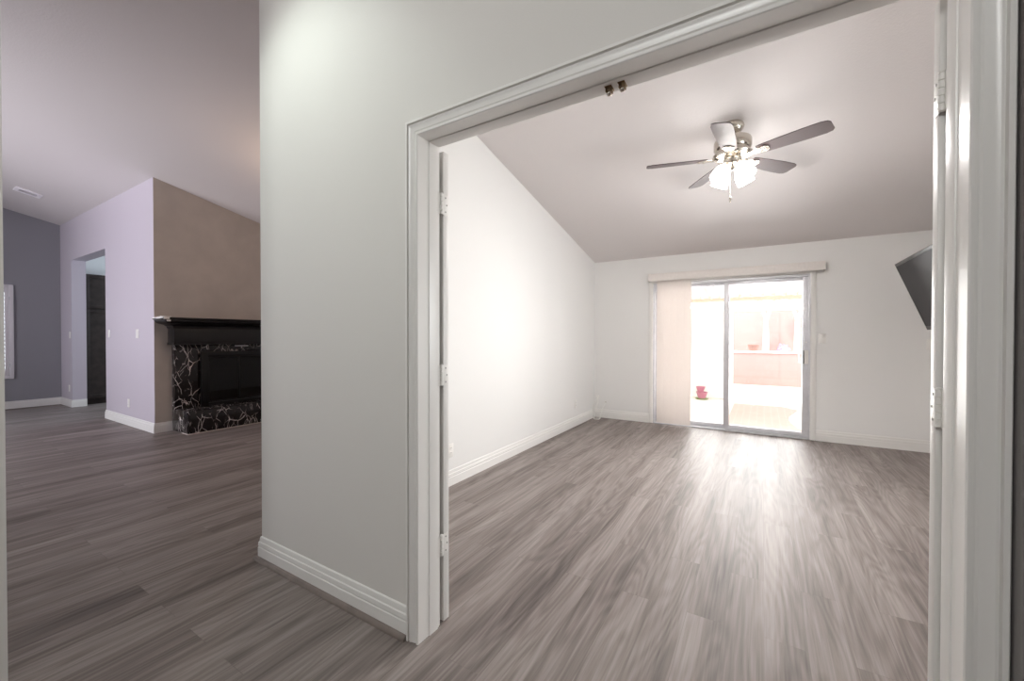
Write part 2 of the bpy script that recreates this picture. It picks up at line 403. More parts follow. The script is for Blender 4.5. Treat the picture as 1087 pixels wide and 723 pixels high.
def added_window(name, lo, hi, ax):
    """aluminium sash and pane set in an opening; ax is the thin axis"""
    t = thing(name, '', '', [(a+b)/2 for a, b in zip(lo, hi)]); del t['label']; del t['category']; t['kind'] = 'structure'
    o_ = 1-ax; b = MB(); m_ = (lo[o_]+hi[o_])/2; k = .04
    def bx(a0, a1, z0, z1, d=0.0):
        p, q = [0, 0, z0], [0, 0, z1]; p[ax], q[ax] = lo[ax]+d, hi[ax]-d; p[o_], q[o_] = a0, a1; return b.box(p, q, .002)
    bx(lo[o_], lo[o_]+k, lo[2], hi[2]); bx(hi[o_]-k, hi[o_], lo[2], hi[2]); bx(m_-k/2, m_+k/2, lo[2]+k, hi[2]-k)
    bx(lo[o_]+k, hi[o_]-k, lo[2], lo[2]+k); bx(lo[o_]+k, hi[o_]-k, hi[2]-k, hi[2]); b.build('sash', M_trim, t)
    p, q = list(lo), list(hi); c_ = (lo[ax]+hi[ax])/2; p[ax], q[ax] = c_-.002, c_+.002
    p[o_] += k*.7; q[o_] -= k*.7; p[2] += k*.7; q[2] -= k*.7
    MB().box(p, q).build('pane', M_glass, t, smooth=0)
added_window('added_window_right', (XR+.03, 1.2, .92), (XR+.09, 2.6, 2.05), 0)  # unseen window, added so the bedroom fill can enter
# rear wall with the patio door opening
dx0, dx1, dz1 = -.170, 1.660, 2.001
w = MB()
for x0, x1, z0 in ((-10.4, XP, 0), (XP, dx0, 0), (dx1, XR+.1, 0), (dx0, dx1, dz1)):
    w.box((x0, YB, z0), (x1, YB+.14, zc(YB)+EP))
struct('wall_back', w, M_white, smooth=0)
# living room
w = MB()
ox0, ox1, oz = -9.062, -7.288, 2.562
yw = YG + .18
for x0, x1, z0 in ((XD-.12, ox0, 0), (ox1, XG, 0), (ox0, ox1, oz)):
    w.prism([(YG, z0), (yw, z0), (yw, zc(yw)+EP), (YG, zc(YG)+EP)], 'x', x0, min(x1, XG-.001))
struct('wall_passage', w, M_lav, smooth=0)
yzwall('wall_fireplace', XG-.2, XG, YG+.0005, YB, M_taupe)
# slate wall with the shuttered window
sy0, sy1, sz0, sz1 = -1.00, .277, .538, 2.09
w = MB()
for y0, y1, z0, z1 in ((YF, sy0, 0, None), (sy1, YG, 0, None), (sy0, sy1, 0, sz0), (sy0, sy1, sz1, None)):
    t0 = z1 if z1 else zc(max(y0, YK))+EP; t1 = z1 if z1 else zc(max(y1, YK))+EP
    pts = [(y0, z0), (y1, z0), (y1, t1), (y0, t0)]
    if y0 < YK < y1: pts.insert(3, (YK, zc(YK)+EP))
    w.prism(pts, 'x', XD-.12, XD)
struct('wall_slate', w, M_dark, smooth=0)
yzwall('wall_kitchen_left', -10.3, -9.72, yw, YB, M_white)
w = MB(); top_ = zc(YK)+EP
for x0, x1, z0, z1 in ((-10.4, -7.2, 0, top_), (-4.0, -.5, 0, top_), (1.1, XR+.1, 0, top_), (-7.2, -4.0, 0, .55), (-7.2, -4.0, 2.45, top_), (-.5, 1.1, 0, 2.95), (-.5, 1.1, 3.65, top_)):
    w.box((x0, YF-.1, z0), (x1, YF, z1))
struct('wall_front', w, M_white, smooth=0)
added_window('added_window_front', (-7.2, YF-.09, .55), (-4.0, YF-.03, 2.45), 1)  # unseen window added for the living room fill
added_window('added_window_entry', (-.5, YF-.09, 2.95), (1.1, YF-.03, 3.65), 1)  # unseen high window added for the entry fill
yzwall('wall_entry_right', 1.592, 1.72, YF, -.0005, M_char)
yzwall('wall_entry_left', -1.02, -.90, YF, -.938, M_hall)

# ------------------------------------------------------------------ trim: casings, jamb, stops
CP = [(0, 0), (0, .010), (.003, .013), (.010, .013), (.012, .007), (.016, .007), (.020, .010), (.032, .0115), (.042, .016),
      (.0445, .016), (.0455, .009), (.0495, .009), (.051, .019), (.060, .019), (.0625, .016), (.0625, 0)]
struct('trim_1', MB().casing(0, OW, HD, 0, -1, CP), M_trim, smooth=20)
struct('trim_2', MB().casing(-.004, OW+.004, HD+.004, TH, 1, CP), M_trim, smooth=20)
j = MB()
j.box((-.012, 0, 0), (0, TH, HD)); j.box((OW, 0, 0), (OW+.012, TH, HD)); j.box((-.012, 0, HD), (OW+.012, TH, HD+.012))
struct('trim_3', j, M_trim, smooth=0)
st = MB()
st.casing(.004, OW-.004, HD-.004, .052, 1, [(.001, 0), (0, .003), (0, .048), (.0015, .050), (.004, .051), (.004, -.001)])
struct('trim_4', st, M_trim, smooth=20)

# baseboards
BP = [(0, 0), (.015, 0), (.015, .068), (.0125, .072), (.0125, .075), (.0145, .079), (.013, .097), (.009, .101), (.0085, .105),
      (.0085, .110), (.006, .124), (.002, .128), (0, .128)]
def base(name, path, m=M_trim): return struct('baseboard_'+name, MB().run(path, BP), m, smooth=25)
base('hall', [(XP, 1.6), (XP, 0), (-.0625, 0)][::1])
QR = [(.0152, 0), (.0152, .020)] + [(.0152+.018*math.sin(R(a)), .020*math.cos(R(a))) for a in (20, 40, 60, 80, 90)]
struct('trim_5', MB().run([(XP, 1.6), (XP, 0), (-.0625, 0)], QR), M_shoe)
base('left', [(XL, TH+.02), (XL, YB)][::1] if False else [(XL, YB), (XL, TH)][::-1])
base('back_left', [(XL+.015, YB), (dx0-.058, YB)])
base('back_right', [(dx1+.058, YB), (XR, YB)])
base('right', [(XR, YB-.015), (XR, TH)])
base('living', [(XD+.015, YG), (ox0, YG), (ox0, yw)])
base('passage', [(ox1, yw), (ox1, YG), (XG, YG), (XG, 1.030)])
base('slate', [(XD, YF), (XD, YG)])

# ------------------------------------------------------------------ double door leaves folded back against the room side of the partition
def leaf(name, xh, s):
    y0, y1, z0, z1, wd = .139, .174, .008, 2.032, .765
    xo = xh + s*wd
    root = thing(name, '', '', (xh, (y0+y1)/2, 0)); del root['label']; del root['category']; root['kind'] = 'structure'
    b = MB().box((xh, y0, z0), (xo, y1, z1), .002)
    for (a0, a1, c0, c1) in ((.12, .36, .24, .90), (.41, .65, .24, .90), (.12, .36, 1.05, 1.86), (.41, .65, 1.05, 1.86)):
        for (pa, pb) in ((y1-.001, y1+.005),):
            b.box((xh+s*a0, pa, c0), (xh+s*a1, pb, c1), .004)
    b.build('leaf', M_door, root)
    for zc_ in (1.806, 1.074, .343):
        h = MB(); hz = .089
        py, r = .1265, .0072; xj = 0 if s < 0 else OW; xk = (xj+xh)/2 - s*.001
        for k in range(5):
            a = zc_-hz/2 + k*hz/5
            h.lathe([(r*.6, a), (r, a+.0016), (r, a+hz/5-.0016), (r*.6, a+hz/5)], (xk, py, 0), 16)
        h.lathe([(r*.5, zc_+hz/2), (r*.9, zc_+hz/2+.002), (r*.5, zc_+hz/2+.004)], (xk, py, 0), 16)
        h.box((xh+s*.0005, py, zc_-hz/2), (xh-s*.0012, .168, zc_+hz/2), .0004)
        h.box((xj+s*.0005, .088, zc_-hz/2), (xj-s*.0012, py, zc_+hz/2), .0004)
        ho = h.build('hinge', M_hinge, root)
        sc = MB()
        for dz in (-.03, 0, .03):
            for yy in (.152 if dz else .160,):
                mt = Matrix.Translation((xh-s*.0016, yy, zc_+dz)) @ Matrix.Rotation(-s*math.pi/2, 4, 'Y')
                sc.lathe([(.0035, -.0004), (.0035, .0004), (.002, .0008)], mtx=mt, n=12)
        sc.build('screw', M_screw, ho)
    return root
leaf('door_1', .003, -1)
leaf('door_2', OW-.006, 1)

# roller catches under the head of the opening
for i, (x, lab) in enumerate(((.749, 'left one of two small brass roller catches under the door head'), (.791, 'right one of two small brass roller catches under the door head'))):
    t = thing('roller_catch', lab, 'door catch', (x, .085, HD-.004), group='roller catches under the door head')
    zb = HD-.004
    MB().box((x-.011, .064, zb-.003), (x+.011, .100, zb), .001).build('plate', M_brass, t)
    b = MB().box((x-.009, .068, zb-.016), (x-.0065, .094, zb-.002), .0008); b.box((x+.0065, .068, zb-.016), (x+.009, .094, zb-.002), .0008)
    b.build('bracket', M_brass, t)
    mt = Matrix.Translation((x-.0065, .081, zb-.017)) @ Matrix.Rotation(math.pi/2, 4, 'Y')
    plabel(MB().lathe([(.007, 0), (.008, .002), (.008, .011), (.007, .013)], mtx=mt, n=16).build('roller', M_nickel, t), 'silver roller')

# ------------------------------------------------------------------ patio door
t = thing('door_3', '', '', ((dx0+dx1)/2, YB+.05, 0)); del t['label']; del t['category']; t['kind'] = 'structure'
f = MB(); fy0, fy1 = YB+.004, YB+.115
f.box((dx0, fy0, .0), (dx0+.022, fy1, dz1), .002); f.box((dx1-.022, fy0, 0), (dx1, fy1, dz1), .002)
f.box((dx0+.022, fy0, dz1-.035), (dx1-.022, fy1, dz1), .002); f.box((dx0+.022, fy0-.02, 0.001), (dx1-.022, fy1, .016), .002)
for yy in (YB+.037, YB+.088): f.box((dx0+.022, yy-.002, .016), (dx1-.022, yy+.002, .024)); f.box((dx0+.022, yy-.002, dz1-.045), (dx1-.022, yy+.002, dz1-.035))
f.build('frame', M_alu, t)
def panel(name, x0, x1, y0, y1, z0, z1, sw, tr, br):
    b = MB(); b.box((x0, y0, z0), (x0+sw, y1, z1), .003); b.box((x1-sw, y0, z0), (x1, y1, z1), .003)
    b.box((x0+sw, y0+.002, z1-tr), (x1-sw, y1-.002, z1), .003); b.box((x0+sw, y0+.002, z0), (x1-sw, y1-.002, z0+br), .003)
    o = b.build(name, M_alu, t)
    g = MB(); ym = (y0+y1)/2
    g.box((x0+sw-.004, ym-.0015, z0+br-.004), (x1-sw+.004, ym+.0015, z1-tr+.004)); g.build('pane', M_glass, o, smooth=0)
    return o
panel('fixed_panel', dx0+.022, .783, YB+.070, YB+.104, .020, dz1-.038, .055, .045, .055)
sp_ = panel('sliding_panel', .731, dx1-.012, YB+.020, YB+.054, .020, dz1-.038, .066, .042, .058)
h = MB(); hx = 1.602
h.box((hx-.004, YB-.004, .912), (hx+.040, YB+.020, 1.078), .003)
ho = plabel(h.build('handle_plate', M_plate, sp_), 'white latch plate')
plabel(MB().box((hx-.012, YB-.012, .915), (hx-.003, YB+.018, 1.075), .002).build('handle_grip', M_blkmetal, ho), 'dark pull grip')
plabel(MB().tube([(hx-.022, YB+.056, .925), (hx-.048, YB+.075, .93), (hx-.048, YB+.075, 1.05), (hx-.022, YB+.056, 1.055)], .005).build('outer_handle', M_alu, sp_), 'aluminium outside pull')
MB().lathe([(.0, 0), (.010, 0), (.010, .006), (.004, .009)], mtx=Matrix.Translation((1.62, YB+.020, 1.175)) @ Matrix.Rotation(math.pi/2, 4, 'X'), n=16, cap=False).build('security_lock', M_plate, sp_)
FC = [(0, 0), (0, .010), (.003, .012), (.052, .012), (.055, .010), (.055, 0)]
struct('trim_6', MB().casing(dx0, dx1, dz1, YB, -1, FC), M_trim)

# vertical blind
t = thing('vertical_blind', 'beige vertical blind drawn to the left of the patio door under its long valance', 'blind', (.05, YB-.06, .03))
v = MB(); vx0, vx1, vz0, vz1 = -.216, 1.789, 2.019, 2.123
v.box((vx0, YB-.112, vz0), (vx1, YB-.104, vz1), .002); v.box((vx0, YB-.104, vz0), (vx0+.008, YB, vz1), .002); v.box((vx1-.008, YB-.104, vz0), (vx1, YB, vz1), .002)
v.box((vx0+.008, YB-.104, vz1-.008), (vx1-.008, YB, vz1))
v.build('valance', M_valance, t)
MB().box((vx0+.02, YB-.075, 2.060), (vx1-.02, YB-.035, 2.095), .003).build('head_rail', M_plate, t)
x0v, nv, pv = -.0605, 5, .0885
for i in range(nv):
    xc = x0v + i*pv; b = MB(); ang = R(1.5)
    pts = []
    for k in range(9):
        u = (k/8-.5)*.089; bow = .0015*(1-(2*k/8-1)**2)
        pts.append((xc+u*math.cos(ang)+bow*math.sin(ang), YB-.056+u*math.sin(ang)-bow*math.cos(ang)))
    poly = pts + [(p[0], p[1]+.0012) for p in pts[::-1]]
    b.prism(poly, 'z', .028, 2.052); b.build('vane', M_vane, t)
plabel(MB().tube([(.345, YB-.07, 2.06), (.347, YB-.068, 1.4), (.346, YB-.07, .9)], .004).build('wand', M_plate, t), 'thin tilt wand')

# ------------------------------------------------------------------ ceiling fan
FX, FY, ZB_ = .960, 2.471, 2.652
t = thing('ceiling_fan', 'nickel ceiling fan with five dark walnut blades and lit glass shades', 'ceiling fan', (FX, FY, 2.30))
zt = zc(FY)
mt = Matrix.Translation((FX, FY, zt-.005)) @ Matrix.Rotation(-math.atan(SL), 4, 'X')
c_ = MB().lathe([(.080, .004), (.082, -.006), (.076, -.022), (.058, -.044), (.034, -.060), (.020, -.062)], mtx=mt, n=40)
can = c_.build('canopy', M_nickel, t)
MB().lathe([(.014, zt-.02), (.014, 2.792)], (FX, FY, 0), 16).build('downrod', M_blkmetal, t)
MB().lathe([(.018, 2.837), (.030, 2.832), (.034, 2.817), (.100, 2.807), (.128, 2.792), (.134, 2.777), (.134, 2.727), (.126, 2.714), (.118, 2.707), (.118, 2.692),
            (.138, 2.682), (.142, 2.670), (.130, 2.654), (.085, 2.644), (.060, 2.642)], (FX, FY, 0), 48).build('motor_housing', M_nickel, t)
for k in range(5):
    a = R(51 + 72*k)
    T = Matrix.Translation((FX, FY, ZB_)) @ Matrix.Rotation(a, 4, 'Z')
    P = T @ Matrix.Rotation(R(-12), 4, 'X')
    outl = [(.185, .048), (.22, .054), (.34, .063), (.50, .070), (.595, .070), (.632, .060), (.645, .040)]
    poly = outl + [(x, -y) for x, y in outl[::-1]]
    b = MB().prism(poly, 'z', -.003, .003); b.bm.transform(P)
    bl = b.build('blade', M_bladem, t)
    ir = MB()
    arm = [(.10, .020), (.15, .016), (.19, .026), (.225, .042), (.245, .036), (.262, .014)]
    poly = arm + [(x, -y) for x, y in arm[::-1]]
    q = MB().prism(poly, 'z', -.012, -.0035); bmesh.ops.bevel(q.bm, geom=[e for e in q.bm.edges], offset=.0015, segments=1, affect='EDGES'); q.bm.transform(P); ir.join(q)
    for dx, dy in ((.205, .022), (.205, -.022), (.245, 0)):
        ir.lathe([(.006, -.016), (.006, -.011)], mtx=P @ Matrix.Translation((dx, dy, 0)), n=12)
    plabel(ir.build('blade_iron', M_nickel, bl), 'nickel blade bracket')
MB().lathe([(.062, 2.644), (.066, 2.632), (.060, 2.614), (.072, 2.606), (.074, 2.592), (.050, 2.572), (.020, 2.558), (.008, 2.552)], (FX, FY, 0), 40).build('light_kit', M_nickel, t)
bulbs = []
for k, ad in enumerate((-131.5, -41.5, 48.5, 138.5)):
    a = R(ad)
    # sockets lean outward and down
    T = Matrix.Translation((FX, FY, 2.598)) @ Matrix.Rotation(a, 4, 'Z') @ Matrix.Translation((.055, 0, 0)) @ Matrix.Rotation(R(180-34), 4, 'Y')
    MB().lathe([(.014, -.015), (.022, .0), (.026, .020), (.026, .032)], mtx=T, n=24).build('socket', M_nickel, t)
    prof = [(.027, .028), (.034, .034), (.048, .055), (.058, .085), (.062, .115), (.060, .140), (.064, .152)]
    inner = [(r-.003, z) for r, z in prof[::-1]]
    sh = MB().lathe(prof+inner, mtx=T, n=36, cap=False)
    plabel(sh.build('lamp_shade', M_shade, t), 'glowing frosted glass shade')
    pos = T @ Vector((0, 0, .125)); bulbs.append(pos)
    d = bpy.data.lights.new('fan_bulb', 'POINT'); d.energy = 27; d.color = (1, .97, .96); d.shadow_soft_size = .03
    lo = bpy.data.objects.new('fan_bulb', d); lo.location = pos; COL.objects.link(lo)
ch = MB(); cx_, cy_ = FX-.012, FY-.045
ch.tube([(cx_, cy_, 2.5920), (cx_, cy_, 2.3370)], .0022, 6)
for k in range(26): ch.lathe([(.0015, 2.3420+k*.0096), (.0032, 2.3455+k*.0096), (.0015, 2.3490+k*.0096)], (cx_, cy_, 0), 6)
co = ch.build('pull_chain', M_nickel, t)
MB().lathe([(.003, 2.3400), (.007, 2.3270), (.008, 2.3120), (.004, 2.2960), (.002, 2.2900)], (cx_, cy_, 0), 14).build('chain_fob', M_nickel, co)

# ------------------------------------------------------------------ television on the right wall
ty1, tl_, thh, tt = 4.45, 1.24, .72, .055
t = thing('television', 'black flat television tilted down on a bracket on the right wall', 'television', (2.44, ty1-tl_/2, 1.65))
ang = math.atan2(.242, .657)
top = Vector((2.324, ty1, 1.985))
# local axes: u along -Y (towards the camera), v down the screen, n out of the screen towards -X
U = Vector((0, -1, 0)); V = Vector((math.sin(ang), 0, -math.cos(ang))); Nn = U.cross(V).normalized()
if Nn.x > 0: Nn = -Nn
TM = Matrix(((U.x, V.x, -Nn.x, top.x), (U.y, V.y, -Nn.y, top.y), (U.z, V.z, -Nn.z, top.z), (0, 0, 0, 1)))
def tvbox(lo, hi, bev=.003):
    b = MB().box(lo, hi, bev); b.bm.transform(TM); return b
b = tvbox((0, 0, .0), (tl_, .030, tt)); b.join(tvbox((0, thh-.04, 0), (tl_, thh, tt)))
b.join(tvbox((0, .03, 0), (.022, thh-.04, tt))); b.join(tvbox((tl_-.022, .03, 0), (tl_, thh-.04, tt)))
b.build('bezel', M_tvframe, t)
plabel(tvbox((.020, .028, .004), (tl_-.020, thh-.038, .012), 0).build('screen', M_tvscr, t), 'dark blank screen')
tvbox((.02, .025, .012), (tl_-.02, thh-.03, tt+.010), .01).build('rear_shell', M_blkmetal, t)
b = MB(); ctr = TM @ Vector((tl_/2, thh/2, tt+.02))
b.tube([ctr, (XR-.03, ctr.y, ctr.z+.05)], .02, 12); b.box((XR-.03, ctr.y-.12, ctr.z-.1), (XR-.002, ctr.y+.12, ctr.z+.2), .004)
b.join(tvbox((tl_/2-.2, thh/2-.15, tt+.008), (tl_/2+.2, thh/2+.15, tt+.022)))
b.build('wall_bracket', M_blkmetal, t)

# ------------------------------------------------------------------ switches and outlets
def plate(kind, label, cat, p, n, wdt=.070, hgt=.115, gang=1, group=None):
    """p centre on the wall, n outward normal (axis aligned)"""
    t = thing(kind, label, cat, p, group=group)
    n = Vector(n); side = Vector((0, 0, 1)).cross(n)
    def bx(u0, u1, z0, z1, d0, d1, bev):
        a = Vector(p)+side*u0+n*d0; c2 = Vector(p)+side*u1+n*d1
        return MB().box((a.x, a.y, p[2]+z0), (c2.x, c2.y, p[2]+z1), bev)
    bx(-wdt/2, wdt/2, -hgt/2, hgt/2, 0, .006, .002).build('cover_plate', M_plate, t)
    for g in range(gang):
        u = (g-(gang-1)/2)*.046
        if kind == 'light_switch':
            bx(u-.016, u+.016, -.033, .033, .005, .0085, .0012).build('rocker', M_plate, t)
        else:
            for dz in (.020, -.020):
                s_ = bx(u-.015, u+.015, dz-.014, dz+.014, .005, .0075, .0015).build('receptacle', M_plate, t)
                q = bx(u-.007, u-.005, dz-.002, dz+.008, .007, .0079, 0); q.join(bx(u+.005, u+.007, dz-.002, dz+.008, .007, .0079, 0))
                plabel(q.build('slot', M_slot, s_), 'dark slots')
    return t
plate('light_switch', 'white light switch on the back wall just right of the patio door', 'light switch', (1.776, YB, 1.218), (0, -1, 0))
plate('light_switch', 'white light switch on the back wall below the television', 'light switch', (2.703, YB, 1.158), (0, -1, 0))
plate('light_switch', 'white light switch right beside the passage opening', 'light switch', (-7.137, YG, 1.276), (0, -1, 0))
plate('light_switch', 'white light switch on the pale wall near the fireplace corner', 'light switch', (-6.004, YG, 1.274), (0, -1, 0), .090, .120)
plate('light_switch', 'pale light switch between the slate wall and the passage', 'light switch', (-9.165, YG, 1.259), (0, -1, 0))
plate('wall_outlet', 'white outlet low on the pale wall right of the passage', 'outlet', (-6.345, YG, .308), (0, -1, 0))
plate('wall_outlet', 'pale outlet low between the slate wall and the passage', 'outlet', (-9.235, YG, .323), (0, -1, 0))
plate('wall_outlet', 'white outlet low on the left bedroom wall by the far corner', 'outlet', (XL, 4.086, .304), (1, 0, 0))
plate('wall_outlet', 'white outlet low on the left bedroom wall beside the open door edge', 'outlet', (XL, 1.421, .29), (1, 0, 0))

# loose white cable in the far corner
t = thing('coax_cable', 'loose white cable looped on the floor in the far left corner', 'cable', (-.99, 4.84, 0))
def smooth(pts, n=8):
    P = [Vector(p) for p in pts]; out = []
    for i in range(len(P)-1):
        p0, p1, p2, p3 = P[max(i-1, 0)], P[i], P[i+1], P[min(i+2, len(P)-1)]
        for k in range(n):
            s_ = k/n; out.append(.5*((2*p1)+(p2-p0)*s_+(2*p0-5*p1+4*p2-p3)*s_*s_+(3*p1-p0-3*p2+p3)*s_**3))
    return out+[P[-1]]
b = MB()
b.tube(smooth([(-.99, YB-.006, .30), (-.985, YB-.03, .30), (-.97, YB-.05, .24), (-1.0, YB-.09, .12), (-1.005, YB-.13, .02), (-.98, YB-.19, .006), (-.93, YB-.20, .006),
               (-.905, YB-.16, .008), (-.91, YB-.10, .06), (-.89, YB-.055, .16), (-.85, YB-.04, .24)]), .0052, 8)
b.tube(smooth([(-.985, YB-.03, .295), (-1.02, YB-.06, .22), (-1.03, YB-.10, .10), (-1.01, YB-.12, .012), (-.95, YB-.12, .006), (-.91, YB-.09, .006)]), .005, 8)
b.build('cord', M_cable, t)
MB().lathe([(.005, 0), (.006, .004), (.006, .018), (.004, .022)], mtx=Matrix.Translation((-.85, YB-.04, .238)), n=12).build('plug', M_nickel, t)
b = MB().box((-1.012, YB-.005, .275), (-.968, YB, .335), .0015); b.build('wall_plate', M_plate, t)

# ------------------------------------------------------------------ fireplace
fy0_, fy1_ = 1.030, 2.558; fc_ = 1.794
t = thing('fireplace', 'black marble fireplace with black wooden mantel on the taupe wall', 'fireplace', (XG+.25, fc_, 0))
sx = XG+.085
b = MB(); e0, e1, ez0, ez1 = 1.328, 2.260, .285, 1.017
b.box((XG, fy0_, .285), (sx, e0, 1.136), .002); b.box((XG, e1, .285), (sx, fy1_, 1.130), .002); b.box((XG, e0, ez1), (sx, e1, 1.130), .002)
plabel(b.build('surround', M_marble, t), 'white-veined black marble surround')
plabel(MB().box((XG, fy0_, .004), (-4.958, fy1_, .290), .006).build('hearth', M_marble, t), 'raised white-veined black marble hearth')
plabel(MB().box((XG+.3, fy0_-.004, 0), (-4.950, fy1_+.004, .012), .002).build('base_strip', M_caulk, t), 'pale strip along the hearth foot')
b = MB(); m0, m1 = .988, 2.600; mx = XG+.200
b.box((XG, m0, 1.130), (mx, m1, 1.380), .003)
b.run([(XG, m0-.001), (mx, m0-.001), (mx, m1+.001), (XG, m1+.001)], [(0, 1.130), (.006, 1.126), (.006, 1.150), (0, 1.158)])
b.run([(XG, m0), (mx, m0), (mx, m1), (XG, m1)][::1], [(-.02, 1.340), (.004, 1.340), (.012, 1.352), (.012, 1.365), (.022, 1.372), (.040, 1.385), (.066, 1.395), (.100, 1.402), (.122, 1.416),
      (.138, 1.432), (.138, 1.446), (.150, 1.450), (.158, 1.460), (.158, 1.476), (-.02, 1.476)])
b.box((XG, m0-.15, 1.455), (mx+.15, m1+.15, 1.478), .003)
mo = plabel(b.build('mantel', M_blk, t), 'black painted wooden mantel with stepped crown')
chip = MB(); yl = m0-.158
for (x0_, x1_, z0_, z1_) in ((-5.31, -5.17, 1.460, 1.4785), (-5.43, -5.3, 1.466, 1.4785), (-5.17, -5.095, 1.464, 1.4785)):
    chip.box((x0_, yl-.0015, z0_), (x1_, yl+.02, z1_+.001), .001)
chip.box((-5.37, yl+.03, 1.440), (-5.27, yl+.05, 1.452), .001)
chip.box((-5.082, yl, 1.452), (-5.075, yl+.06, 1.477), .001); chip.box((-5.095, yl+.035, 1.425), (-5.087, yl+.075, 1.445), .001)
for k in range(5): chip.box((-5.35+k*.05, yl+.02+.01*(k % 2), 1.478), (-5.315+k*.05, yl+.09, 1.486+.003*(k % 3)), .001)
plabel(chip.build('paint_scuff', M_plate, mo), 'white paint scuffs on the mantel end')
b = MB(); rq = random.Random(5)
b.tube([(XG+.004, m0-.14+i*.06, 1.486+rq.uniform(-.003, .004)) for i in range(32)], .009, 6)
plabel(b.build('caulk_bead', M_caulk, t), 'pale bead along the wall above the mantel')
b = MB(); fx1 = XG+.125
b.box((XG+.06, 1.313, .289), (fx1, 1.396, 1.030), .002); b.box((XG+.06, 2.192, .289), (fx1, 2.275, 1.030), .002)
b.box((XG+.06, 1.396, .955), (fx1, 2.192, 1.030), .002); b.box((XG+.06, 1.396, .289), (fx1, 2.192, .325), .002)
b.build('firebox_frame', M_blkmetal, t)
b = MB(); b.box((XG+.0005, 1.396, .29), (XG+.004, 2.192, .96)); b.build('firebox_back', M_firein, t)
for (y0, y1) in ((1.399, 1.791), (1.797, 2.189)):
    b = MB(); x0_, x1_ = XG+.092, XG+.108
    for q in ((y0, y0+.016, .328, .951), (y1-.016, y1, .328, .951)): b.box((x0_, q[0], q[2]), (x1_, q[1], q[3]), .001)
    b.box((x0_, y0+.016, .328), (x1_, y1-.016, .345), .001); b.box((x0_, y0+.016, .930), (x1_, y1-.016, .951), .001)
    d_ = b.build('glass_door', M_blkmetal, t)
    MB().box((x0_+.005, y0+.014, .343), (x0_+.010, y1-.014, .932)).build('pane', M_fireglass, d_, smooth=0)
b = MB().box((sx, 1.742, 1.094), (sx+.012, 1.918, 1.110), .002); b.box((sx, 1.826, 1.066), (sx+.006, 1.834, 1.094), .001)
plabel(b.build('damper_pull', M_alu, t), 'small bright metal bar below the mantel')

# ------------------------------------------------------------------ cabinet beyond the passage
cx0, cx1, cy0, cy1, cz1 = -9.68, -9.192, 1.033, 1.95, 2.362
t = thing('pantry_cabinet', 'tall dark stained wood cabinet seen through the passage opening', 'cabinet', ((cx0+cx1)/2, (cy0+cy1)/2, 0))
b = MB().box((cx0, cy0, .10), (cx1-.02, cy1, cz1), .002); b.box((cx0, cy0+.01, 0), (cx1-.07, cy1-.01, .10)); b.build('body', M_cab, t)
for y0, y1 in ((cy0+.005, cy0+.455), (cy0+.460, cy1-.005)):
    for z0, z1 in ((.115, 1.720), (1.742, cz1-.012)):
        b = MB(); fr = .062
        b.box((cx1-.02, y0, z0), (cx1, y0+fr, z1), .002); b.box((cx1-.02, y1-fr, z0), (cx1, y1, z1), .002)
        b.box((cx1-.02, y0+fr, z0), (cx1, y1-fr, z0+fr), .002); b.box((cx1-.02, y0+fr, z1-fr), (cx1, y1-fr, z1), .002)
        b.box((cx1-.02, y0+fr-.002, z0+fr-.002), (cx1-.016, y1-fr+.002, z1-fr+.002)); b.build('door', M_cab, t)

# ------------------------------------------------------------------ shuttered window in the slate wall
t = thing('window_1', '', '', (XD, (sy0+sy1)/2, sz0)); del t['label']; del t['category']; t['kind'] = 'structure'
b = MB(); xw0, xw1 = XD-.10, XD-.06
for q in ((sy0, sy0+.04, sz0, sz1), (sy1-.04, sy1, sz0, sz1), (sy0+.04, sy1-.04, sz0, sz0+.04), (sy0+.04, sy1-.04, sz1-.04, sz1)): b.box((xw0, q[0], q[2]), (xw1, q[1], q[3]), .002)
b.build('window_frame', M_trim, t)
MB().box((XD-.082, sy0+.03, sz0+.03), (XD-.078, sy1-.03, sz1-.03)).build('pane', M_glass, t, smooth=0)
t = thing('plantation_shutter', 'white louvred shutters over the window in the slate wall', 'shutter', (XD, (sy0+sy1)/2, sz0))
b = MB(); a0, a1, g0, g1 = sy0-.02, sy1+.018, sz0-.025, sz1+.022; fw_ = .050
for q in ((a0, a0+fw_, g0, g1), (a1-fw_, a1, g0, g1), (a0+fw_, a1-fw_, g0, g0+fw_), (a0+fw_, a1-fw_, g1-fw_, g1)): b.box((XD, q[0], q[2]), (XD+.030, q[1], q[3]), .004)
b.build('outer_frame', M_shut, t)
mid = (a0+a1)/2
for (y0, y1) in ((a0+fw_+.002, mid-.001), (mid+.001, a1-fw_-.002)):
    b = MB(); z0, z1 = g0+fw_+.002, g1-fw_-.002; s_ = .045
    for q in ((y0, y0+s_, z0, z1), (y1-s_, y1, z0, z1), (y0+s_, y1-s_, z0, z0+.09), (y0+s_, y1-s_, z1-.09, z1)): b.box((XD+.002, q[0], q[2]), (XD+.024, q[1], q[3]), .002)
    pn = b.build('shutter_panel', M_shut, t)
    n = 19
    for i in range(n):
        zz = z0+.09+(i+.5)*(z1-z0-.18)/n
        mt = Matrix.Translation((XD+.013, (y0+y1)/2, zz)) @ Matrix.Rotation(R(64), 4, 'Y')
        MB().mbox(mt, (.074, y1-y0-2*s_-.004, .009), .003).build('louver', M_shut, pn)
    MB().box((XD+.042, (y0+y1)/2-.005, z0+.12), (XD+.050, (y0+y1)/2+.005, z1-.12), .001).build('tilt_rod', M_shut, pn)
    for zz in (z0+.18, z1-.18):
        plabel(MB().box((XD+.022, y1-.004, zz-.03), (XD+.032, y1+.010, zz+.03), .001).build('hinge', M_alu, t), 'small metal hinge')

